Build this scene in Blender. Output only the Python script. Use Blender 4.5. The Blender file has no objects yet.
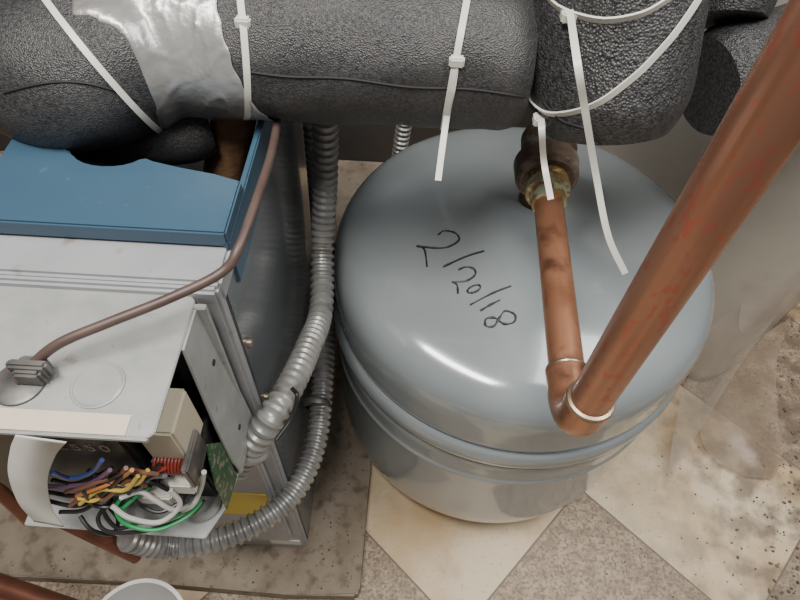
import bpy, bmesh, math, random
from mathutils import Vector, Matrix, noise
from mathutils.bvhtree import BVHTree
random.seed(7)
C = bpy.context.scene
COL = C.collection
H = 0.85
NAD = Vector((-25, 440, 600)).normalized()
FW = Vector((0, 0, 1))
HF = (FW - FW.dot(NAD) * NAD).normalized()
RT = NAD.cross(HF)
def W(v): return Vector((v.dot(RT), v.dot(HF), -v.dot(NAD)))
CAM = Vector((0, 0, H))
def ray(px, py): return W(Vector((px - 400, py - 300, 600)))
def P(px, py, h):
    w = ray(px, py); return CAM + w * (h / -w.z)
# camera
cd = bpy.data.cameras.new('camera'); cam = bpy.data.objects.new('camera', cd); COL.objects.link(cam)
ex, ey, ez = W(Vector((1,0,0))), W(Vector((0,1,0))), W(Vector((0,0,1)))
m = Matrix((ex, -ey, -ez)).transposed().to_4x4(); m.translation = CAM
cam.matrix_world = m; cd.sensor_width = 36; cd.lens = 27; cd.clip_start = 0.01; C.camera = cam

# ---------- materials ----------
def M(name, c1, c2=None, scale=15, rough=.5, metal=0, bump=0, bscale=120, lo=.35, hi=.65, c3=None, s3=6, lo3=.55, hi3=.7,
      rvar=0, coat=0, alpha=1, detail=6, voronoi=False, bdist=.002, stretch=None):
    mt = bpy.data.materials.new(name); mt.use_nodes = True
    nt = mt.node_tree; N = nt.nodes; L = nt.links
    b = N['Principled BSDF']
    b.inputs['Roughness'].default_value = rough; b.inputs['Metallic'].default_value = metal
    b.inputs['Coat Weight'].default_value = coat
    b.inputs['Alpha'].default_value = alpha
    tc = N.new('ShaderNodeTexCoord'); src = tc.outputs['Object']
    if stretch:
        mp = N.new('ShaderNodeMapping'); mp.inputs['Scale'].default_value = stretch
        L.new(src, mp.inputs['Vector']); src = mp.outputs['Vector']
    def nz(s, d=detail):
        n = N.new('ShaderNodeTexNoise'); n.inputs['Scale'].default_value = s; n.inputs['Detail'].default_value = d
        L.new(src, n.inputs['Vector']); return n.outputs['Fac']
    def mr(f, a, c, x=0, y=1):
        r = N.new('ShaderNodeMapRange'); r.inputs[1].default_value = a; r.inputs[2].default_value = c
        r.inputs[3].default_value = x; r.inputs[4].default_value = y
        L.new(f, r.inputs[0]); return r.outputs[0]
    def mix(f, a, c):
        x = N.new('ShaderNodeMix'); x.data_type = 'RGBA'
        L.new(f, x.inputs[0])
        for i, v in ((6, a), (7, c)):
            if isinstance(v, tuple): x.inputs[i].default_value = (*v, 1)
            else: L.new(v, x.inputs[i])
        return x.outputs[2]
    b.inputs['Base Color'].default_value = (*c1, 1)
    out = None
    if c2:
        f = nz(scale); out = mix(mr(f, lo, hi), c1, c2)
        if rvar: L.new(mr(f, .3, .7, rough - rvar, rough + rvar), b.inputs['Roughness'])
    if c3: out = mix(mr(nz(s3), lo3, hi3), out or c1, c3)
    if out: L.new(out, b.inputs['Base Color'])
    if bump:
        bp = N.new('ShaderNodeBump'); bp.inputs['Strength'].default_value = bump; bp.inputs['Distance'].default_value = bdist
        if voronoi:
            v = N.new('ShaderNodeTexVoronoi'); v.inputs['Scale'].default_value = bscale; L.new(src, v.inputs['Vector'])
            L.new(v.outputs['Distance'], bp.inputs['Height'])
        else: L.new(nz(bscale, 4), bp.inputs['Height'])
        L.new(bp.outputs[0], b.inputs['Normal'])
    return mt
m_tank = M('tank_paint', (.265,.30,.315), (.285,.32,.335), 9, rough=.16, metal=.15, coat=.35, bump=.02, bscale=50, c3=(.33,.365,.37), s3=35, lo3=.66, hi3=.75)
m_foam = M('foam', (.026,.026,.028), (.070,.070,.072), 520, rough=.42, bump=.6, bscale=1050, bdist=.0008, voronoi=True, c3=(.075,.075,.075), s3=22, lo3=.5, hi3=.8)
m_foam2 = M('foam_coarse', (.022,.022,.024), (.072,.072,.074), 380, rough=.42, bump=.7, bscale=680, bdist=.0012, voronoi=True)
m_tie = M('nylon', (.70,.70,.64), rough=.35)
m_tape = M('duct_tape', (.34,.34,.335), (.44,.44,.43), 30, rough=.32, metal=.5, bump=.45, bscale=50, bdist=.003, c3=(.24,.23,.21), s3=14, lo3=.58, hi3=.72)
m_cu = M('copper', (.38,.17,.095), (.48,.24,.14), 25, rough=.32, metal=.62, rvar=.1, c3=(.18,.08,.05), s3=45, lo3=.52, hi3=.7)
m_cur = M('copper_printed', (.36,.17,.105), (.50,.26,.17), 14, rough=.33, metal=.6, rvar=.1, c3=(.44,.14,.095), s3=260, lo3=.57, hi3=.64, stretch=(1,1,.45), detail=2)
m_cud = M('copper_dark', (.13,.05,.035), (.22,.09,.055), 30, rough=.4, metal=.6)
m_rust = M('rusty_brown', (.50,.30,.16), (.28,.15,.08), 45, rough=.7, bump=.4, bscale=160)
m_solder = M('solder', (.46,.38,.28), (.32,.24,.17), 80, rough=.35, metal=.8)
m_iron = M('iron', (.07,.05,.04), (.20,.14,.10), 60, rough=.5, metal=.45, bump=.6, bscale=200, c3=(.30,.26,.2), s3=50, lo3=.56, hi3=.68)
m_zinc = M('dull_zinc', (.10,.10,.10), (.2,.19,.18), 70, rough=.45, metal=.6)
m_brass = M('brass', (.42,.27,.11), (.26,.16,.07), 60, rough=.42, metal=.55, c3=(.50,.54,.38), s3=110, lo3=.48, hi3=.57, bump=.5, bscale=200)
m_blue = M('blue_jacket', (.040,.088,.140), (.047,.10,.155), 8, rough=.36, bump=.05, bscale=200, c3=(.08,.12,.15), s3=120, lo3=.66, hi3=.74)
m_blued = M('side_enamel', (.10,.112,.125), (.125,.14,.152), 8, rough=.2, coat=.25)
m_grey = M('grey_enamel', (.33,.34,.36), (.38,.39,.41), 25, rough=.35, metal=.1, bump=.05, bscale=150, c3=(.25,.22,.20), s3=60, lo3=.64, hi3=.76)
m_galv = M('galvanised', (.31,.325,.32), (.40,.41,.405), 45, rough=.4, metal=.2, bump=.06, bscale=200, c3=(.24,.21,.18), s3=90, lo3=.64, hi3=.74)
m_cond = M('conduit_steel', (.24,.24,.235), (.34,.34,.33), 60, rough=.34, metal=.35, c3=(.16,.145,.13), s3=50, lo3=.56, hi3=.72)
m_dark = M('dark', (.02,.02,.022), rough=.6)
m_black = M('black_plastic', (.012,.012,.013), rough=.4)
m_cable = M('brown_cable', (.075,.048,.042), (.105,.07,.06), 60, rough=.45)
m_cream = M('cream_plastic', (.56,.51,.39), rough=.45)
m_paper = M('paper', (.72,.71,.66), (.64,.62,.56), 30, rough=.7)
m_label = M('cream_label', (.60,.53,.41), (.66,.58,.46), 40, rough=.6)
m_yel = M('yellow_label', (.72,.56,.07), rough=.5)
m_pcb = M('circuit_board', (.02,.08,.035), (.2,.2,.13), 220, rough=.4, lo=.55, hi=.6)
m_pad = M('concrete', (.21,.17,.125), (.29,.245,.19), 22, rough=.85, bump=.5, bscale=130, c3=(.13,.095,.065), s3=60, lo3=.52, hi3=.72)
m_wall = M('wall_paint', (.10,.095,.09), (.13,.12,.11), 5, rough=.8)
m_walld = M('wall_shadow_tone', (.03,.028,.026), (.05,.042,.038), 5, rough=.8)  # shadow of the background put into the wall colour
m_sheet = M('plastic_sheet', (.43,.40,.36), (.52,.485,.435), 7, rough=.32, bump=.08, bscale=18, bdist=.01, c3=(.35,.31,.265), s3=9, lo3=.55, hi3=.75)
m_flap = M('clear_film', (.50,.45,.39), (.40,.34,.28), 24, rough=.2, alpha=.36)
m_film = M('brown_film', (.28,.21,.15), (.38,.30,.22), 24, rough=.2, alpha=.5)
m_dirt = M('dirt', (.06,.045,.035), (.2,.16,.12), 60, rough=.9)
m_bucket = M('white_plastic', (.66,.66,.64), rough=.35)
m_ink = M('marker_ink', (.02,.02,.022), rough=.4)
def wm(n, c): return M(n, c, rough=.35)
m_cutout = M('slot', (.015,.015,.02), rough=.7)

def floor_mat():
    mt = bpy.data.materials.new('floor_tiles'); mt.use_nodes = True
    nt = mt.node_tree; N = nt.nodes; L = nt.links; b = N['Principled BSDF']
    tc = N.new('ShaderNodeTexCoord')
    mp = N.new('ShaderNodeMapping'); mp.vector_type = 'TEXTURE'
    mp.inputs['Location'].default_value = (.274,.306,0); mp.inputs['Rotation'].default_value = (0,0,math.radians(48))
    mp.inputs['Scale'].default_value = (.26,.26,.26)
    L.new(tc.outputs['Object'], mp.inputs['Vector'])
    sp = N.new('ShaderNodeSeparateXYZ'); L.new(mp.outputs[0], sp.inputs[0])
    def mth(op, a, b2=None):
        n = N.new('ShaderNodeMath'); n.operation = op
        for i, v in enumerate((a, b2)):
            if v is None: continue
            if isinstance(v, (int, float)): n.inputs[i].default_value = v
            else: L.new(v, n.inputs[i])
        return n.outputs[0]
    fx, fy = mth('FLOOR', sp.outputs[0]), mth('FLOOR', sp.outputs[1])
    chk = mth('ABSOLUTE', mth('MODULO', mth('ADD', fx, fy), 2))
    def edge(o):
        f = mth('FRACT', o); return mth('MINIMUM', f, mth('SUBTRACT', 1, f))
    e = mth('MINIMUM', edge(sp.outputs[0]), edge(sp.outputs[1]))
    gr = mth('LESS_THAN', e, .005)
    def nz(s, d=6):
        n = N.new('ShaderNodeTexNoise'); n.inputs['Scale'].default_value = s; n.inputs['Detail'].default_value = d
        L.new(tc.outputs['Object'], n.inputs['Vector']); return n.outputs['Fac']
    def ramp(f, a, c, y=1):
        r = N.new('ShaderNodeMapRange'); r.inputs[1].default_value = a; r.inputs[2].default_value = c; r.inputs[4].default_value = y
        L.new(f, r.inputs[0]); return r.outputs[0]
    def mix(f, a, c):
        x = N.new('ShaderNodeMix'); x.data_type = 'RGBA'; L.new(f, x.inputs[0])
        for i, v in ((6, a), (7, c)):
            if isinstance(v, tuple): x.inputs[i].default_value = (*v, 1)
            else: L.new(v, x.inputs[i])
        return x.outputs[2]
    cream = mix(ramp(nz(8), .42, .66), (.67,.56,.40), (.55,.40,.22))
    # rusty stain in front of the tank
    vd = N.new('ShaderNodeVectorMath'); vd.operation = 'DISTANCE'; L.new(tc.outputs['Object'], vd.inputs[0]); vd.inputs[1].default_value = (.055,.255,0)
    st = mth('ADD', vd.outputs['Value'], mth('MULTIPLY', nz(22), .09))
    cream = mix(ramp(st, .125, .065, .75), cream, (.46,.29,.13))
    cream = mix(ramp(nz(17, 8), .55, .72, .7), cream, (.42,.30,.18))
    cream = mix(ramp(nz(150), .60, .68, .6), cream, (.42,.32,.21))
    brown = mix(ramp(nz(60, 6), .40, .6), (.26,.195,.135), (.40,.32,.225))
    brown = mix(ramp(nz(210, 3), .50, .58, .8), brown, (.17,.12,.085))
    brown = mix(ramp(nz(260, 2), .60, .66, .6), brown, (.50,.43,.33))
    col = mix(chk, brown, cream)
    col = mix(gr, col, (.17,.13,.09))
    g = N.new('ShaderNodeSeparateXYZ'); L.new(tc.outputs['Object'], g.inputs[0])
    dn = mth('MULTIPLY', ramp(nz(28, 9), .40, .60), ramp(g.outputs[0], .30, .58))
    col = mix(dn, col, (.15,.11,.08))
    L.new(col, b.inputs['Base Color']); b.inputs['Roughness'].default_value = .5
    bp = N.new('ShaderNodeBump'); bp.inputs['Strength'].default_value = .25; bp.inputs['Distance'].default_value = .002
    L.new(nz(90), bp.inputs['Height']); L.new(bp.outputs[0], b.inputs['Normal'])
    return mt
m_floor = floor_mat()

# ---------- helpers ----------
def off(parent):
    v = Vector((0,0,0))
    while parent: v += parent.location; parent = parent.parent
    return v
def obj(name, bm, mat, parent=None, smooth=True, label=None):
    o_ = off(parent)
    bmesh.ops.recalc_face_normals(bm, faces=bm.faces)
    bmesh.ops.translate(bm, vec=-o_, verts=bm.verts)
    me = bpy.data.meshes.new(name); bm.to_mesh(me); bm.free()
    if smooth:
        for p in me.polygons: p.use_smooth = True
        try: me.set_sharp_from_angle(angle=math.radians(40))
        except Exception: pass
    me.materials.append(mat)
    o = bpy.data.objects.new(name, me); COL.objects.link(o)
    if parent: o.parent = parent
    if label: o['label'] = label
    return o
def tag(o, label, cat, group=None, kind=None):
    o['label'] = label; o['category'] = cat
    if group: o['group'] = group
    if kind: o['kind'] = kind
    return o
def thing(name, loc, label, cat, group=None):
    o = bpy.data.objects.new(name, None); o.empty_display_size = .02; COL.objects.link(o); o.location = loc
    return tag(o, label, cat, group)
def spline(pts, n=10):
    pts = [Vector(p) for p in pts]; q = [2*pts[0]-pts[1]] + pts + [2*pts[-1]-pts[-2]]
    out = []
    for i in range(1, len(q)-2):
        a, b, c, d = q[i-1], q[i], q[i+1], q[i+2]
        for k in range(n):
            t = k/n
            out.append(.5*((2*b)+(c-a)*t+(2*a-5*b+4*c-d)*t*t+(3*b-a-3*c+d)*t**3))
    out.append(pts[-1]); return out
def resample(pts, step):
    L = [0]
    for a, b in zip(pts, pts[1:]): L.append(L[-1]+(b-a).length)
    n = max(2, int(L[-1]/step)); out = []; j = 0
    for i in range(n+1):
        s = L[-1]*i/n
        while j < len(L)-2 and L[j+1] < s: j += 1
        t = (s-L[j])/max(1e-9, L[j+1]-L[j]); out.append(pts[j].lerp(pts[j+1], t))
    return out
def tube(bm, pts, rad, sides=16, disp=None, caps=True):
    rings = []; n = len(pts)
    t0 = (pts[1]-pts[0]).normalized()
    u = t0.orthogonal().normalized()
    for i, p in enumerate(pts):
        t = (pts[min(i+1, n-1)]-pts[max(i-1, 0)]).normalized()
        u = (u - t*u.dot(t)).normalized(); v = t.cross(u)
        r = rad(i/(n-1), i) if callable(rad) else rad
        ring = []
        for k in range(sides):
            a = 2*math.pi*k/sides
            d = u*math.cos(a)+v*math.sin(a); q = p+d*r
            if disp: q = q + d*disp(q)
            ring.append(bm.verts.new(q))
        rings.append(ring)
    for a, b in zip(rings, rings[1:]):
        for k in range(sides):
            bm.faces.new((a[k], a[(k+1)%sides], b[(k+1)%sides], b[k]))
    if caps:
        bm.faces.new(rings[0][::-1]); bm.faces.new(rings[-1])
    return bm
def T(pts, rad, sides=16, **k): return tube(bmesh.new(), [Vector(p) for p in pts], rad, sides, **k)
def lathe(prof, c, n=96, bm=None, axis=None):
    bm = bm or bmesh.new(); c = Vector(c); rings = []
    rot = Vector((0,0,1)).rotation_difference(Vector(axis)) if axis else None
    for r, z in prof:
        if r < 1e-6:
            v = Vector((0,0,z)); rings.append([bm.verts.new(c+(rot@v if rot else v))]); continue
        ring = []
        for k in range(n):
            a = 2*math.pi*k/n; v = Vector((r*math.cos(a), r*math.sin(a), z)); ring.append(bm.verts.new(c+(rot@v if rot else v)))
        rings.append(ring)
    for a, b in zip(rings, rings[1:]):
        if len(a) == 1 and len(b) == 1: continue
        for k in range(n):
            if len(a) == 1: bm.faces.new((a[0], b[k], b[(k+1)%n]))
            elif len(b) == 1: bm.faces.new((a[k], a[(k+1)%n], b[0]))
            else: bm.faces.new((a[k], a[(k+1)%n], b[(k+1)%n], b[k]))
    return bm
def box(x0, x1, y0, y1, z0, z1, bev=.0015, bm=None):
    b2 = bmesh.new(); bmesh.ops.create_cube(b2, size=1)
    bmesh.ops.scale(b2, vec=(x1-x0, y1-y0, z1-z0), verts=b2.verts)
    if bev: bmesh.ops.bevel(b2, geom=b2.edges[:], offset=bev, segments=2, affect='EDGES')
    bmesh.ops.translate(b2, vec=((x0+x1)/2, (y0+y1)/2, (z0+z1)/2), verts=b2.verts)
    if bm is None: return b2
    me = bpy.data.meshes.new('tmp'); b2.to_mesh(me); b2.free(); bm.from_mesh(me); bpy.data.meshes.remove(me); return bm
def prism(poly, z0, z1, bev=0):
    bm = bmesh.new(); lo = [bm.verts.new((x, y, z0)) for x, y in poly]; hi = [bm.verts.new((x, y, z1)) for x, y in poly]
    n = len(poly); bm.faces.new(lo[::-1]); bm.faces.new(hi)
    for i in range(n): bm.faces.new((lo[i], lo[(i+1)%n], hi[(i+1)%n], hi[i]))
    if bev: bmesh.ops.bevel(bm, geom=bm.edges[:], offset=bev, segments=2, affect='EDGES')
    return bm
def slab(vs, dx):
    bm = bmesh.new(); n = len(vs)
    a = [bm.verts.new(v) for v in vs]; b = [bm.verts.new((v[0]+dx, v[1], v[2])) for v in vs]
    bm.faces.new(a[::-1]); bm.faces.new(b)
    for i in range(n): bm.faces.new((a[i], a[(i+1)%n], b[(i+1)%n], b[i]))
    return bm
def ribbon(bm, pts, nrm, width, thick, closed=False):
    n = len(pts); rings = []
    for i, p in enumerate(pts):
        if closed: t = (pts[(i+1)%n]-pts[i-1]).normalized()
        else: t = (pts[min(i+1,n-1)]-pts[max(i-1,0)]).normalized()
        nn = nrm[i] if isinstance(nrm, list) else nrm
        nn = (nn-t*nn.dot(t)).normalized(); w = t.cross(nn)
        rings.append([bm.verts.new(p+w*a*width/2+nn*b*thick) for a, b in ((-1,0),(1,0),(1,1),(-1,1))])
    for i in range(n if closed else n-1):
        a, b = rings[i], rings[(i+1)%n]
        for k in range(4): bm.faces.new((a[k], a[(k+1)%4], b[(k+1)%4], b[k]))
    if not closed: bm.faces.new(rings[0][::-1]); bm.faces.new(rings[-1])
    return bm

# ---------- setting ----------
o = obj('floor', box(-1, 1.4, -.6, 1.1, -.05, 0, 0), m_floor, smooth=False); o['kind'] = 'structure'; o['label'] = 'diagonal cream and brown speckled floor tiles'
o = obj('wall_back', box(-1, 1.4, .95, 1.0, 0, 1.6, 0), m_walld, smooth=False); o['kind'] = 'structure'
o = obj('wall_right', box(1.35, 1.4, -.6, .95, 0, 1.6, 0), m_wall, smooth=False); o['kind'] = 'structure'
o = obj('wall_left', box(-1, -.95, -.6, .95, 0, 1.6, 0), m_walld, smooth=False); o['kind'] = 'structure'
padp = [(-.6,.142),(-.3,.145),(-.12,.140),(-.034,.143),(-.030,.15),(-.028,.3),(-.031,.5),(-.03,.95),(-.6,.95)]
tag(obj('concrete_pad', prism(padp, 0.0, .03, .003), m_pad), 'dirty brown concrete pad under the boiler, its edge beside the tank', 'concrete pad')

# ---------- tank ----------
TX, TY = .1275, .429
tank = thing('expansion_tank', (TX, TY, 0), 'grey painted steel expansion tank with a domed top and a handwritten date', 'tank')
prof = [(0,.024),(.11,.024),(.155,.027),(.180,.038),(.194,.058),(.1995,.085),(.2005,.115),(.2,.15),(.2,.216),(.2016,.221),(.2016,.227),(.2,.232),(.2,.260),(.1965,.264),(.1965,.269),
        (.2025,.273),(.205,.285),(.2025,.297),(.1965,.301),(.1965,.305),(.2,.309),(.2005,.335),(.2003,.351),(.198,.366),(.192,.378),(.182,.387),(.166,.394),(.137,.4015),(.1,.408),(.06,.413),(.025,.415),(0,.4155)]
prof = [(r*1.012, z) for r, z in prof]
def smoothprof(p, n=3):
    s = spline([Vector((a, 0, b)) for a, b in p], n); return [(max(0, v.x), v.z) for v in s]
tb = lathe(smoothprof(prof), (TX, TY, 0), 144)
tank_bvh = BVHTree.FromBMesh(tb)
obj('body', tb, m_tank, tank)
obj('foot_ring', lathe([(.115,.036),(.12,.0),(.126,.0),(.124,.045)], (TX,TY,0)), m_tank, tank)
def hit(bvh, px, py, o_=.0003):
    r_ = ray(px, py).normalized(); loc, nrm, _, _ = bvh.ray_cast(CAM, r_)
    if loc is None:
        best = None
        for k in range(400):
            l2, n2, _, dd = bvh.find_nearest(CAM + r_*(.05+.002*k))
            if best is None or dd < best[2]: best = (l2, n2, dd)
        loc, nrm = best[0], best[1]
    if nrm.dot(r_) > 0: nrm = -nrm
    return loc+nrm*o_, nrm
def loop(cx, cy, rx, ry, rot=0, a0=0, a1=360, n=10):
    out = []
    for i in range(n+1):
        a = math.radians(a0+(a1-a0)*i/n); x, y = rx*math.cos(a), ry*math.sin(a); c, s = math.cos(rot), math.sin(rot)
        out.append((cx+x*c-y*s, cy+x*s+y*c))
    return out
strokes = [
 [(438,235),(444,231),(455,233),(459,240),(448,247),(434,248),(417,246)], [(417,246),(424,249),(426,257),(427,267)],
 [(484,251),(465,257),(443,267)],
 [(458,270),(466,267),(474,269),(475,275),(466,281),(452,282)], [(452,282),(457,285),(458,294)],
 loop(474,289,7,3.2,-.4),
 [(511,286),(493,293),(470,305)],
 [(500,300),(490,305),(480,311)],
 [(513,313),(505,311),(500,317),(494,326),(486,326),(486,319),(495,318),(504,324),(514,322),(515,315),(508,311)],
]
bm = bmesh.new()
for s in strokes:
    pp = spline([Vector((x, y, 0)) for x, y in s], 5); q = [hit(tank_bvh, v.x, v.y, -.0004)[0] for v in pp]
    tube(bm, q, lambda t, i: .0012*(.85+.6*noise.noise(Vector((i*.5, q[0].x*90, 0)))), 8)
obj('handwritten_date', bm, m_ink, tank, label='handwritten black marker date 2/20/18')
PX, PY = .136, .460
obj('port', lathe([(.0,.40),(.020,.40),(.019,.42),(.017,.43),(.017,.475),(0,.475)], (PX,PY,0), 32), m_iron, tank)

# ---------- copper pipe run ----------
ZP = .52
cp = thing('copper_pipe', (.107,.165,ZP), 'copper pipe running over the grey tank, turning up through an elbow toward the ceiling', 'pipe')
A = Vector((.112,.352,ZP)); B = Vector((.108,.182,ZP))
R = .0113
obj('horizontal_pipe', T(resample([A, B], .01), R, 28), m_cu, cp)
eb = [B + Vector((0,.012,0)), B]
rb = .024; cc = Vector((.1075, B.y-.003, ZP+rb))
for i in range(0, 10):
    a = math.radians(90*i/9); eb.append(cc+Vector((-.0005*i/9, -rb*math.sin(a), -rb*math.cos(a))))
top = eb[-1]; eb.append(top+Vector((0,0,.012)))
obj('elbow', T(eb, lambda t, i: R+.0016 if i not in (0, len(eb)-1) else R+.0022, 28), m_cu, cp)
obj('riser_pipe', T(resample([top+Vector((0,0,.006)), Vector((.107, top.y+.001, 1.35))], .02), R, 32), m_cur, cp)
def ringat(c, ax, r, w=.003): return lathe([(r-.002,-w),(r+.0008,-w*.6),(r+.0014,0),(r+.0008,w*.6),(r-.002,w)], c, 32, axis=ax)
obj('solder_ring', ringat(B+Vector((0,.013,0)), (0,1,0), R+.0006, .0024), m_solder, cp)
obj('solder_ring', ringat(top+Vector((0,0,.013)), (0,0,1), R+.0008, .0024), m_solder, cp)
dY = Vector((.02,1,0)).normalized()
def along(y): return Vector((.112+(y-.352)*.06, y, ZP))
obj('brass_adapter', lathe([(0.011,-.016),(.0135,-.015),(.0145,-.008),(.0145,-.004),(.0175,-.003),(.018,.004),(.0165,.006),(.0175,.009),(.017,.016),(.0155,.02),(0,.02)], along(.358), 32, axis=dY), m_brass, cp)
iron = bmesh.new()
tube(iron, [along(.370), along(.374), along(.390), along(.394)], lambda t, i: (.0215,.0255,.0265,.024)[i], 32)
tube(iron, [along(.388), along(.418), Vector((PX-.004,.445,ZP-.003)), Vector((PX,.456,ZP-.012)), Vector((PX,PY,ZP-.028)), Vector((PX,PY,.470))], .0205, 28)
tube(iron, [Vector((PX,PY,.485)), Vector((PX,PY,.468))], .023, 28)
obj('iron_elbow', iron, m_iron, cp)

# ---------- foam insulation ----------
def fdisp(amp, s=30):
    return lambda q: amp*noise.noise(q*s)+amp*.3*noise.noise(q*s*3)
ZF = H-.22; YF = .363; RF = .047
mainp = resample([Vector((-.17,YF,ZF)), Vector((.072,YF,ZF))], .004)
def mrad(r, e=6, n=60, f0=True, f1=True):
    def f(t, i):
        if f0 and i < e: return r*(1-.12*(1-i/e)**2)
        if f1 and n-i < e: return r*(1-.12*(1-(n-i)/e)**2)
        return r
    return f
fm = T(mainp, mrad(RF, 4, len(mainp)-1, False), 96, disp=fdisp(.0026, 22))
fm_bvh = BVHTree.FromBMesh(fm)
foam_main = tag(obj('foam_pipe_insulation', fm, m_foam), 'long grey foam pipe insulation crossing above the back of the tank', 'pipe insulation')
bm = bmesh.new(); pts = []
for i in range(50):
    px = 250+275*i/49; v, n_ = hit(fm_bvh, px, 72+ (px-250)*.085+1.5*math.sin(px*.05), .0)
    pts.append(v)
obj('slit_seam', tube(bm, pts, .0009, 6), m_cutout, foam_main)
lp = spline([P(150,46,.222), P(105,66,.226), P(60,76,.232), P(10,68,.248), P(-50,50,.28), P(-110,30,.32)], 14)
lp = resample(lp, .004)
fl = T(lp, lambda t, i: (.0475-.013*min(1, max(0, t-.15)*1.8))*(1-.12*(1-min(1, i/4))**2), 96, disp=fdisp(.0028, 24))
fl_bvh = BVHTree.FromBMesh(fl)
foam_left = tag(obj('foam_pipe_insulation', fl, m_foam), 'foam insulation elbow bending away to the left of the silver tape', 'pipe insulation')
bm = bmesh.new(); pts = []
for i in range(30):
    px = 4+135*i/29; v, n_ = hit(fl_bvh, px, 94+.08*px-18*math.sin(px/150*3.1), .0)
    pts.append(v)
obj('slit_seam', tube(bm, pts, .0009, 6), m_cutout, foam_left)
dirT = Vector((-.15,.40,.90)).normalized()
t0 = P(607,128,.246)
tp = resample([t0, t0+dirT*.27], .004)
ft = T(tp, lambda t, i: .0500*(1-.2*(1-min(1, i/6))**2), 96, disp=fdisp(.0032, 20))
ft_bvh = BVHTree.FromBMesh(ft)
foam_tee = tag(obj('foam_pipe_insulation', ft, m_foam2), 'thick coarse foam sleeve standing over the brass fitting', 'pipe insulation')
bm = bmesh.new(); pts = []
for i in range(24):
    t = i/23; pts.append(hit(ft_bvh, 544+58*t, 102+44*t+5*math.sin(t*6), .0)[0])
obj('slit_seam', tube(bm, pts, .0008, 6), m_cutout, foam_tee)
q0 = P(706,88,.275); q1 = P(920,20,.25)
fr = T(resample([q0, q1], .005), lambda t, i: .044*(1-.15*(1-min(1, i/4))**2), 64, disp=fdisp(.0018))
tag(obj('foam_pipe_insulation', fr, m_foam2), 'foam insulation running off to the right behind the copper riser', 'pipe insulation')
q2 = P(722,20,.235)
fr2 = T(resample([q2, q2+Vector((.0,.12,.14))], .005), lambda t, i: .036*(1-.15*(1-min(1, i/4))**2), 64, disp=fdisp(.0018))
tag(obj('foam_pipe_insulation', fr2, m_foam2), 'short foam sleeve rising at the top right behind the copper riser', 'pipe insulation')
fd = T(resample(spline([P(208,126,.28), P(170,134,.28), P(120,134,.284), P(75,126,.29)], 8), .005), lambda t, i: .0225*(1-.15*(1-min(1, i/4))**2), 64, disp=fdisp(.001))
tag(obj('foam_pipe_insulation', fd, m_foam), 'thin foam sleeve under the left foam, lying in the blue panel cut-out', 'pipe insulation')
tag(obj('pipe_stub', T(resample([P(238,96,.26), P(224,172,.33)], .01), .016, 20), m_rust), 'brown rusty pipe stub between the foam and blue panel', 'pipe')

# duct tape
bm = bmesh.new(); NU, NV = 60, 140; grid = []
for j in range(NV+1):
    th = math.radians(-150+330*j/NV); row = []
    for i in range(NU+1):
        x = -.198+.081*i/NU + .030*(1-math.sin(th))*.5 + (.0016*noise.noise(Vector((j*.25, 0, 3))))*(i/NU)
        x = max(x, -.2)
        d = Vector((0, -math.cos(th), math.sin(th))); c = Vector((x, YF, ZF))
        best = None
        for bv in (fm_bvh, fl_bvh):
            loc, nrm, _, _ = bv.ray_cast(c+d*.15, -d)
            if loc and (best is None or (loc-c).length > best): best = (loc-c).length
        r_ = min(best or RF, .056)+.0010
        row.append((c, d, r_, x, th))
    grid.append(row)
rr = [[g[2] for g in row] for row in grid]
for it in range(10):
    rr = [[rr[j][i] if j in (0,NV) or i in (0,NU) else max(rr[j][i], .25*(rr[j][i-1]+rr[j][i+1]+rr[j-1][i]+rr[j+1][i])) for i in range(NU+1)] for j in range(NV+1)]
vg = []
for j in range(NV+1):
    row = []
    for i in range(NU+1):
        c, d, _, x, th = grid[j][i]
        fold = abs(noise.noise(Vector((x*30+th*1.2, th*2.2-x*36, 0))))
        fold2 = abs(noise.noise(Vector((x*90, th*2.5+x*20, 4))))
        row.append(bm.verts.new(c+d*(rr[j][i]+.006*max(0, .12-fold)+.004*max(0, .1-fold2))))
    vg.append(row)
for j in range(NV):
    for i in range(NU): bm.faces.new((vg[j][i], vg[j][i+1], vg[j+1][i+1], vg[j+1][i]))
tp_o = tag(obj('duct_tape', bm, m_tape), 'wrinkled silver duct tape wrapped round the foam joint', 'tape')
sm = tp_o.modifiers.new('s', 'SOLIDIFY'); sm.thickness = .0006

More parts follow.
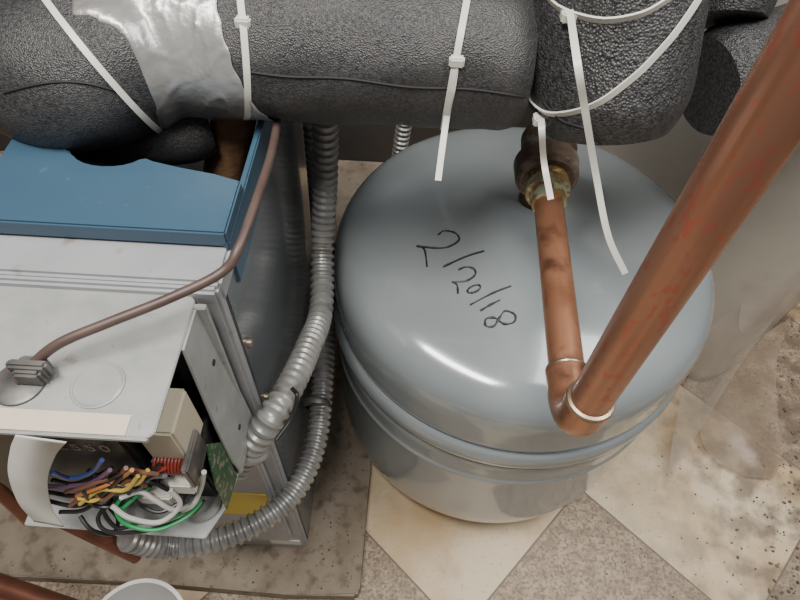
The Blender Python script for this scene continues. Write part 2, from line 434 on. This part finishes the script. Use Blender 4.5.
# cable ties
def tie(label, bvhs, p1, p2, c, head=None, tails=(), w=.0045, rmax=.08):
    root = thing('cable_tie', c, label, 'cable tie', 'white cable ties on the pipe insulation')
    a = hit(bvhs[0], *p1)[0]; b = hit(bvhs[0], *p2)[0]
    n = (a-c).cross(b-c).normalized()
    u = (a-c).normalized(); v = n.cross(u); pts = []; nr = []
    for k in range(96):
        t = 2*math.pi*k/96; d = u*math.cos(t)+v*math.sin(t); best = 0
        for bv in bvhs:
            loc, _, _, _ = bv.ray_cast(c+d*.2, -d)
            if loc: best = max(best, (loc-c).length)
        if best == 0: best = .05
        pts.append((d, min(best, rmax)))
    r2 = [max(p[1], .5*(pts[i-1][1]+pts[(i+1)%96][1])) for i, p in enumerate(pts)]
    P3 = [c+p[0]*(r+.0004) for p, r in zip(pts, r2)]
    obj('strap', ribbon(bmesh.new(), P3, [p[0] for p in pts], w, .0012, True), m_tie, root)
    if head:
        hp, hn = head
        hb = box(-.0042,.0042,-.0045,.0045,-.001,.005,.001)
        rot = Vector((0,0,1)).rotation_difference(hn).to_matrix().to_4x4()
        bmesh.ops.transform(hb, matrix=Matrix.Translation(hp)@rot, verts=hb.verts)
        obj('head', hb, m_tie, root)
    for tpts in tails:
        s = spline(tpts, 10); n_ = [(CAM-p).normalized() for p in s]
        obj('tail', ribbon(bmesh.new(), s, n_, w, .0012), m_tie, root)
    return root
tie('white cable tie looped diagonally over the left foam elbow', [fl_bvh, fm_bvh], (52,8), (128,100), P(100,56,.232), w=.0038)
tie('white cable tie around the foam at the right edge of the silver tape', [fm_bvh], (241,8), (247,80), Vector((-.115,YF,ZF)),
    head=hit(fm_bvh, 243,18), w=.004)
h3 = hit(fm_bvh, 457, 57)
tie('white cable tie with its tail hanging over the tank top', [fm_bvh], (466,5), (455,65), Vector((.028,YF,ZF)), head=h3,
    tails=[[h3[0], P(452,90,.215), P(447,115,.235), P(442,150,.25), P(438,181,.26)]], w=.004)
h4 = hit(ft_bvh, 541, 117)
tie('white cable tie slanting across the coarse foam sleeve', [ft_bvh], (548,112), (676,30), t0+dirT*.07, head=h4,
    tails=[[h4[0], P(542,133,.235), P(544,162,.26), P(551,200,.27)]], w=.004)
h5 = hit(ft_bvh, 570, 12)
tie('white cable tie near the top of the coarse foam, long tail hanging over the tank', [ft_bvh], (572,12), (655,6), t0+dirT*.12, head=h5,
    tails=[[h5[0], P(577,60,.165), P(585,110,.19), P(596,175,.23), P(608,235,.26), P(625,273,.28)]], w=.0038)

# ---------- boiler ----------
BX0, BX1, BY0, BY1 = -.25, -.102, .196, .62
boiler = thing('boiler', (-.175,.4,.03), 'boiler cabinet with a blue top panel and grey front, left of the tank', 'boiler')
obj('front_panel', box(BX0, BX1, BY0, .206, .03, .580, .002), m_grey, boiler)
obj('top_rail', box(BX0, BX1+.0015, .2, .236, .566, .583, .002), m_grey, boiler)
obj('side_panel', box(BX1-.004, BX1, .207, BY1, .03, .579, .001), m_blued, boiler)
obj('side_panel', box(BX0, BX0+.004, .207, BY1, .03, .579, .001), m_blued, boiler)
obj('back_panel', box(BX0, BX1, BY1, BY1+.004, .03, .56, .001), m_blued, boiler)
obj('inner_shelf', box(BX0+.004, BX1-.004, .216, BY1, .38, .385, 0), m_dark, boiler)
poly = [(-.252,.226),(-.1005,.226),(-.1005,.270),(-.118,.274),(-.140,.278),(-.158,.281)]
for i in range(11):
    a = math.radians(-10-160*i/10); poly.append((-.187+.024*math.cos(a), .289+.015*math.sin(a)))
poly += [(-.217,.294),(-.252,.310)]
obj('top_panel', prism(poly, .584, .596, .0012), m_blue, boiler, label='blue enamelled top panel with a curved cut-out')
obj('side_trim', box(-.1045,-.1,.226,.5,.55,.588,.001), m_blue, boiler)
obj('front_cover', box(-.25,-.114,.188,.197,.09,.40,.002), m_grey, boiler)
obj('yellow_label', box(-.178,-.120,.1868,.1882,.195,.262,0), m_yel, boiler, smooth=False)
obj('white_label', box(-.145,-.108,.1945,.1962,.05,.066,0), m_paper, boiler, smooth=False)
for z in (.50, .42):
    obj('screw', lathe([(.0,.002),(.003,.002),(.0035,0),(.0035,-.002)], (BX1+.001,.214,z), 12, axis=(1,0,0)), m_solder, boiler)

# ---------- control box ----------
cb = thing('control_box', (-.175,.19,.42), 'open galvanised control box full of coloured wires on the boiler front', 'control box')
ZT = .575
obj('top_plate', prism([(-.245,.1115),(-.1175,.1115),(-.1145,.1145),(-.1145,.193),(-.1175,.1965),(-.245,.1965)], ZT-.002, ZT, .0005), m_galv, cb)
obj('front_lip', box(-.245,-.1175,.1105,.1125,ZT-.004,ZT-.001,.0004), m_galv, cb)
obj('back_plate', prism([(-.245,.1885),(-.108,.1885),(-.108,.1925),(-.245,.1925)], .425, ZT-.001, .0005), m_galv, cb)
vs = [(-.1145,.1925,.5735),(-.1075,.1925,.425),(-.1075,.150,.425),(-.1085,.148,.450),(-.1110,.152,.495),(-.1145,.162,.5735)]
obj('side_plate', slab(vs, .0015), m_galv, cb, smooth=False)
for y_, z_ in ((.180,.53),(.172,.455)):
    x_ = -.1145+(.5735-z_)/.1485*.007+.0017
    obj('plate_hole', lathe([(0,.0003),(.0022,.0003),(.0022,-.0006)], (x_,y_,z_), 16, axis=(1,0,.047)), m_dark, cb)
obj('bottom_plate', prism([(-.245,.106),(-.122,.104),(-.1115,.127),(-.1075,.160),(-.1075,.190),(-.245,.190)], .423, .4255, .0006), m_galv, cb)
obj('circuit_board', slab([(-.1135,.140,.500),(-.1110,.126,.470),(-.1105,.122,.432),(-.1090,.146,.430),(-.1115,.150,.480)], .0012), m_pcb, cb, smooth=False, label='green circuit board edge')
obj('label_strip', box(-.245,-.128,.1118,.1225,ZT-.0005,ZT+.0006,0), m_label, cb, smooth=False)
kc = P(98,385,H-ZT)
obj('knockout', lathe([(0,.0006),(.0115,.0006),(.0122,0),(.0128,-.0003),(.0134,.0003)], (kc.x,kc.y,ZT+.0002), 40), m_galv, cb)
gc = P(20,383,H-ZT)
obj('knockout_washer', lathe([(0,.0016),(.0115,.0016),(.0128,.001),(.0132,0)], (gc.x,gc.y,ZT+.0002), 40), m_zinc, cb)
obj('cable_clamp', box(gc.x+.001,gc.x+.015,gc.y-.002,gc.y+.010,ZT+.001,ZT+.012,.0015, bm=box(gc.x-.002,gc.x+.018,gc.y+.001,gc.y+.006,ZT+.003,ZT+.015,.0015)), m_zinc, cb)
obj('relay', box(-.137,-.1155,.124,.152,.505,.550,.0015), m_cream, cb, label='cream plastic relay')
obj('relay_base', box(-.139,-.1145,.122,.156,.498,.505,.001), m_black, cb)
obj('control_module', box(-.245,-.141,.119,.186,.455,.568,.002), m_black, cb, label='black control module')
obj('transformer', box(-.139,-.1165,.130,.180,.430,.492,.002), m_dark, cb)
tcu = bpy.data.curves.new('letters', 'FONT'); tcu.body = 'C550'; tcu.size = .012; tcu.extrude = .0002; tcu.space_character = 1.3
to = bpy.data.objects.new('t', tcu); COL.objects.link(to); bpy.context.view_layer.update()
me = bpy.data.meshes.new_from_object(to); bm = bmesh.new(); bm.from_mesh(me); bpy.data.objects.remove(to)
bmesh.ops.transform(bm, matrix=Matrix.Translation((-.182,.1187,.535))@Matrix.Rotation(math.radians(90),4,'X'), verts=bm.verts)
obj('lettering', bm, M('faint_print', (.26,.20,.16), rough=.5), cb, smooth=False)
cc_ = P(174,462,.34)
cb2 = bmesh.new()
for i in range(10):
    x = cc_.x-.009+.002*i; lathe([(.004,-.001),(.0070,-.0008),(.0075,0),(.0070,.0008),(.004,.001)], (x, cc_.y, cc_.z), 24, bm=cb2, axis=(1,0,0))
obj('coil', cb2, wm('red_enamel', (.20,.03,.02)), cb, label='red wound coil')
obj('coil_core', box(cc_.x-.012,cc_.x+.013,cc_.y-.003,cc_.y+.016,cc_.z-.013,cc_.z+.004,.001, bm=box(cc_.x+.009,cc_.x+.013,cc_.y-.01,cc_.y+.016,cc_.z-.014,cc_.z+.012,.001)), m_zinc, cb)
t1 = P(160,492,.375); t2 = P(186,480,.36)
obj('terminal_block', box(t1.x-.012,t1.x+.010,t1.y-.006,t1.y+.008,t1.z-.006,t1.z+.006,.001), m_paper, cb)
obj('terminal_block', box(t2.x-.008,t2.x+.006,t2.y-.006,t2.y+.006,t2.z-.008,t2.z+.006,.001), m_paper, cb)
obj('grommet', lathe([(.008,0),(.012,.001),(.013,.003),(.011,.005),(.008,.005)], P(203,504,.423), 28), m_cond, cb)
wc = {'blue': wm('wire_blue', (.03,.06,.22)), 'purple': wm('wire_purple', (.12,.06,.13)), 'black': m_black, 'yellow': wm('wire_yellow', (.48,.34,.08)),
      'orange': wm('wire_orange', (.46,.17,.06)), 'green': wm('wire_green', (.02,.25,.08)), 'white': wm('wire_white', (.48,.47,.44)), 'red': wm('wire_red', (.30,.04,.03)), 'brown': wm('wire_brown', (.16,.07,.045)), 'grey': wm('wire_grey', (.16,.16,.16))}
wires = [
 ('blue', [(52,472,.33),(70,478,.35),(92,472,.34),(102,460,.32)]),
 ('purple', [(40,486,.36),(70,486,.36),(95,480,.35),(110,470,.33)]),
 ('black', [(52,480,.35),(72,484,.36),(92,478,.35),(112,468,.34)]),
 ('black', [(45,500,.38),(75,506,.38),(98,498,.37),(125,474,.34)]),
 ('black', [(48,492,.38),(80,496,.37),(110,485,.36),(130,470,.34)]),
 ('black', [(105,505,.39),(98,520,.395),(110,532,.40),(150,530,.405),(190,515,.41),(205,500,.41)]),
 ('black', [(112,500,.38),(104,512,.39),(118,528,.40),(140,522,.40)]),
 ('black', [(60,512,.39),(84,510,.385),(108,494,.37),(138,480,.36),(152,466,.35)]),
 ('black', [(80,516,.395),(92,530,.40),(112,534,.41),(118,520,.405),(108,506,.395)]),
 ('yellow', [(80,504,.375),(100,490,.36),(125,490,.355),(138,476,.34)]),
 ('yellow', [(78,498,.37),(96,500,.37),(112,484,.36),(136,484,.35),(148,470,.34)]),
 ('orange', [(72,498,.375),(98,488,.355),(118,480,.35),(132,470,.33)]),
 ('brown', [(66,492,.37),(92,484,.35),(118,475,.345),(126,468,.33)]),
 ('brown', [(110,476,.35),(128,470,.345),(142,472,.34),(158,474,.345)]),
 ('black', [(120,470,.34),(134,478,.35),(148,474,.345),(160,464,.34)]),
 ('black', [(88,470,.34),(104,480,.35),(126,486,.355),(150,482,.36),(168,490,.37)]),
 ('black', [(128,494,.37),(142,506,.385),(160,512,.39),(182,502,.39)]),
 ('black', [(84,492,.36),(96,506,.38),(122,504,.38),(130,486,.36),(116,476,.345),(98,486,.355)]),
 ('brown', [(70,506,.38),(92,492,.365),(104,500,.37),(128,480,.35),(146,486,.36)]),
 ('grey', [(120,482,.36),(136,490,.365),(150,478,.355),(166,476,.35)]),
 ('green', [(148,478,.36),(128,492,.37),(116,508,.38),(126,524,.39),(155,530,.40),(185,518,.405),(202,502,.41)]),
 ('green', [(150,486,.37),(134,498,.375),(122,512,.385),(136,522,.395),(165,520,.40),(198,505,.41)]),
 ('white', [(120,498,.37),(140,492,.37),(155,500,.375),(175,510,.39),(196,502,.41)]),
 ('white', [(170,490,.37),(180,505,.385),(160,522,.395),(130,518,.385),(112,506,.375)]),
 ('white', [(204,472,.36),(201,488,.385),(193,505,.40),(180,512,.405)]),
 ('red', [(105,486,.36),(125,482,.355),(150,474,.35),(165,468,.345)]),
]
for c_, pl in wires:
    s = spline([P(x, y, h-.012) for x, y, h in pl], 8)
    obj('wire', T(s, .0013 if c_ != 'white' else .0016, 8), wc[c_], cb, label=c_+' insulated wire')
# paper tag
s = spline([P(42,436,.273), P(34,450,.293), P(29,475,.325), P(36,503,.365), P(50,522,.39)], 8)
bm = bmesh.new(); prev = None
for i, p in enumerate(s):
    w_ = .0125*(1-.25*i/len(s)); a = bm.verts.new(p+Vector((-w_,0,0))); b = bm.verts.new(p+Vector((w_,-.002,0)))
    if prev: bm.faces.new((prev[0], prev[1], b, a))
    prev = (a, b)
o = tag(obj('paper_tag', bm, m_paper), 'white paper strip curling down over the front of the wire box', 'tag')
sm = o.modifiers.new('s', 'SOLIDIFY'); sm.thickness = .0006

# brown cable
s = spline([P(281,100,.27), P(272,150,.245), P(258,195,.235), P(240,245,.238), P(222,272,.246), P(170,298,.25), P(110,322,.253), P(60,343,.257), Vector((gc.x+.008,gc.y+.006,ZT+.009)), Vector((gc.x,gc.y,ZT+.002))], 10)
tag(obj('power_cable', T(s, .0027, 14), m_cable), 'brown rubber cable crossing the blue boiler top into the metal box', 'cable')

# ---------- flexible conduits ----------
def conduit(pts, r, label, pitch=.0074):
    s = resample(spline([Vector(p) for p in pts], 12), pitch/4)
    o = obj('flexible_conduit', T(s, lambda t, i: r*(1+(0,.2,.2,0)[i%4]-.12), 18), m_cond)
    for p in o.data.polygons: p.use_smooth = True
    return tag(o, label, 'conduit', 'corrugated steel conduits between boiler and tank')
conduit([(-.066,.43,.80),(-.068,.41,.62),(-.071,.40,.50),(-.076,.375,.425),P(321,310,.45),P(308,348,.43),P(292,383,.412),P(274,413,.408),P(259,436,.424),P(246,455,.450),P(236,470,.47)], .0103,
        'upper corrugated steel conduit curving down and into the wire box')
conduit([(-.085,.47,.75),(-.086,.45,.50),(-.0865,.43,.36),(-.084,.38,.28),P(322,390,.59),P(315,445,.60),P(295,490,.60),P(262,520,.60),P(215,540,.60),P(165,546,.60),P(125,537,.56)], .0112,
        'lower corrugated steel conduit sweeping along the pad in front of the boiler')
conduit([(.0,.70,.75),(.0,.68,.45),(-.02,.66,.2),(-.02,.66,.032)], .0102, 'corrugated steel conduit glimpsed behind the back of the tank')
sp_ = P(317,404,.592)
tag(obj('conduit_strap', ringat(sp_, (P(315,445,.60)-P(322,390,.59)), .0140, .005), m_zinc), 'metal strap clamped round the lower corrugated conduit', 'strap')
tag(obj('conduit_connector', lathe([(.009,-.006),(.0128,-.006),(.0142,-.003),(.0142,.002),(.0125,.004),(.009,.004)], P(252,447,.440), 28, axis=(P(259,436,.424)-P(246,455,.450))), m_cond), 'steel connector joining upper conduit to the wire box', 'connector')
s = spline([P(276,440,.395), P(290,420,.395), P(297,397,.40), P(292,388,.395)], 8)
tag(obj('black_cord', T(s, .0016, 10), m_black), 'short black cord looped round the upper conduit', 'cord')

# ---------- lower left pipes, bucket ----------
tag(obj('copper_tube', T(resample([P(60,518,.52), P(137,556,.60)], .01), .007, 18), m_cud), 'thin dark copper tube poking out under the wire box', 'pipe')
tag(obj('copper_tube', T(resample([P(-40,572,.62), P(75,612,.62)], .01), .010, 18), m_cud), 'dark copper tube at the bottom left corner', 'pipe')
tag(obj('copper_tube', T(resample([P(-30,462,.40), P(30,520,.47)], .01), .005, 18), m_cud), 'reddish copper tube at the left edge beside the paper strip', 'pipe')
bk = P(136,632,.70)
tag(obj('bucket', lathe([(0,0),(.038,0),(.050,.148),(.053,.148),(.053,.152),(.049,.152),(.0485,.146),(.0365,.004),(0,.004)], (bk.x,bk.y-.003,0), 64), m_bucket), 'white plastic tub on the floor in front of the pad', 'bucket')

# ---------- plastic sheet ----------
path = spline([Vector(p) for p in ((.215,.650,0),(.28,.610,0),(.35,.568,0),(.42,.528,0),(.465,.503,0),(.497,.493,0),(.54,.515,0),(.60,.565,0),(.67,.625,0),(.75,.695,0),(.90,.82,0),(1.0,.90,0))], 10)
bm = bmesh.new(); rows = []
for j in range(41):
    t = j/40; row = []
    for i, p in enumerate(path):
        z = .004+.66*t
        q = Vector((p.x-.01*t+.006*noise.noise(Vector((p.x*9,p.y*9,z*5))), p.y+.03*t+.008*noise.noise(Vector((p.x*8,p.y*8,z*4+9))), z))
        if j == 0: q.z += .035*max(0, noise.noise(Vector((p.x*22, p.y*22, 0))))+.016*max(0, noise.noise(Vector((p.x*70, p.y*70, 0))))
        row.append(bm.verts.new(q))
    rows.append(row)
for a, b in zip(rows, rows[1:]):
    for i in range(len(a)-1): bm.faces.new((a[i], a[i+1], b[i+1], b[i]))
o = tag(obj('plastic_sheet', bm, m_sheet), 'large off-white plastic sheet standing behind and right of the tank', 'plastic sheet')
sm = o.modifiers.new('s', 'SOLIDIFY'); sm.thickness = .001
def film(name, rows_, mat, label):
    Ls = spline([P(*r[0]) for r in rows_], 6); Rs = spline([P(*r[1]) for r in rows_], 6)
    bm = bmesh.new(); pr = None
    for k, (l, r) in enumerate(zip(Ls, Rs)):
        row = []
        for i in range(9):
            q = l.lerp(r, i/8); q = q + Vector((0,0,1))*.003*(1+noise.noise(q*30)); row.append(bm.verts.new(q))
        if pr:
            for i in range(8): bm.faces.new((pr[i], pr[i+1], row[i+1], row[i]))
        pr = row
    return tag(obj(name, bm, mat), label, 'plastic film')
film('clear_film', [((706,330,.66),(800,262,.66)), ((694,362,.72),(778,312,.72)), ((682,392,.78),(742,362,.775)), ((674,430,.82),(712,410,.82)), ((668,465,.84),(686,452,.84)), ((666,490,.844),(668,488,.844))], m_flap, 'pointed clear film hanging from the sheet to the tiles beside the tank')
film('brown_film', [((738,352,.775),(790,318,.775)), ((722,378,.80),(776,362,.80)), ((702,412,.825),(776,400,.825)), ((700,440,.838),(780,436,.838)), ((716,462,.843),(780,462,.843)), ((742,477,.845),(772,480,.845))], m_film, 'rounded flap of brown translucent film lying on the tiles')

# dirt crumbs
bm = bmesh.new()
for i in range(300):
    if i < 230: px, py = random.gauss(785, 24), random.uniform(320, 610)
    else: px, py = random.uniform(600, 790), random.uniform(430, 600)
    p = P(px, py, H); r_ = random.uniform(.0006, .0024 if i < 230 else .0013)
    bmesh.ops.create_icosphere(bm, subdivisions=1, radius=r_, matrix=Matrix.Translation(p+Vector((0,0,r_*.6)))@Matrix.Rotation(random.random()*6,4,'Z')@Matrix.Diagonal((random.uniform(.7,1.8),1,.6,1)))
tag(obj('dirt_crumbs', bm, m_dirt, smooth=False), 'dark crumbs of dirt scattered over the tiles at the right', 'dirt', kind='stuff')
bm = bmesh.new()
for i in range(150):
    px, py = (random.uniform(320,366), random.uniform(430,590)) if i < 80 else (random.uniform(0,330), random.uniform(558,588))
    p = P(px, py, H-.03); r_ = random.uniform(.0005, .0014)
    bmesh.ops.create_icosphere(bm, subdivisions=1, radius=r_, matrix=Matrix.Translation(p+Vector((0,0,r_*.6))))
tag(obj('dirt_crumbs', bm, m_dirt, smooth=False), 'small crumbs of dirt along the concrete pad edge', 'dirt', kind='stuff')

# ---------- light ----------
def area(loc, tgt, sx, sy, power, col=(1,.95,.88)):
    l = bpy.data.lights.new('lamp', 'AREA'); l.shape = 'RECTANGLE'; l.size = sx; l.size_y = sy; l.energy = power; l.color = col
    o = bpy.data.objects.new('ceiling_or_fill_lamp', l); COL.objects.link(o); o.location = loc
    o.rotation_euler = (Vector(tgt)-Vector(loc)).to_track_quat('-Z', 'Y').to_euler()
area((-.26,-.05,1.7), (.05,.3,.4), .75, .16, 23)
area((.95,.25,2.05), (.2,.35,.2), .9, .9, 28, (1,.97,.93))  # unseen fill, added to brighten the scene from the right
w = bpy.data.worlds.new('world'); C.world = w; w.use_nodes = True
w.node_tree.nodes['Background'].inputs[0].default_value = (.8,.8,.8,1); w.node_tree.nodes['Background'].inputs[1].default_value = .23
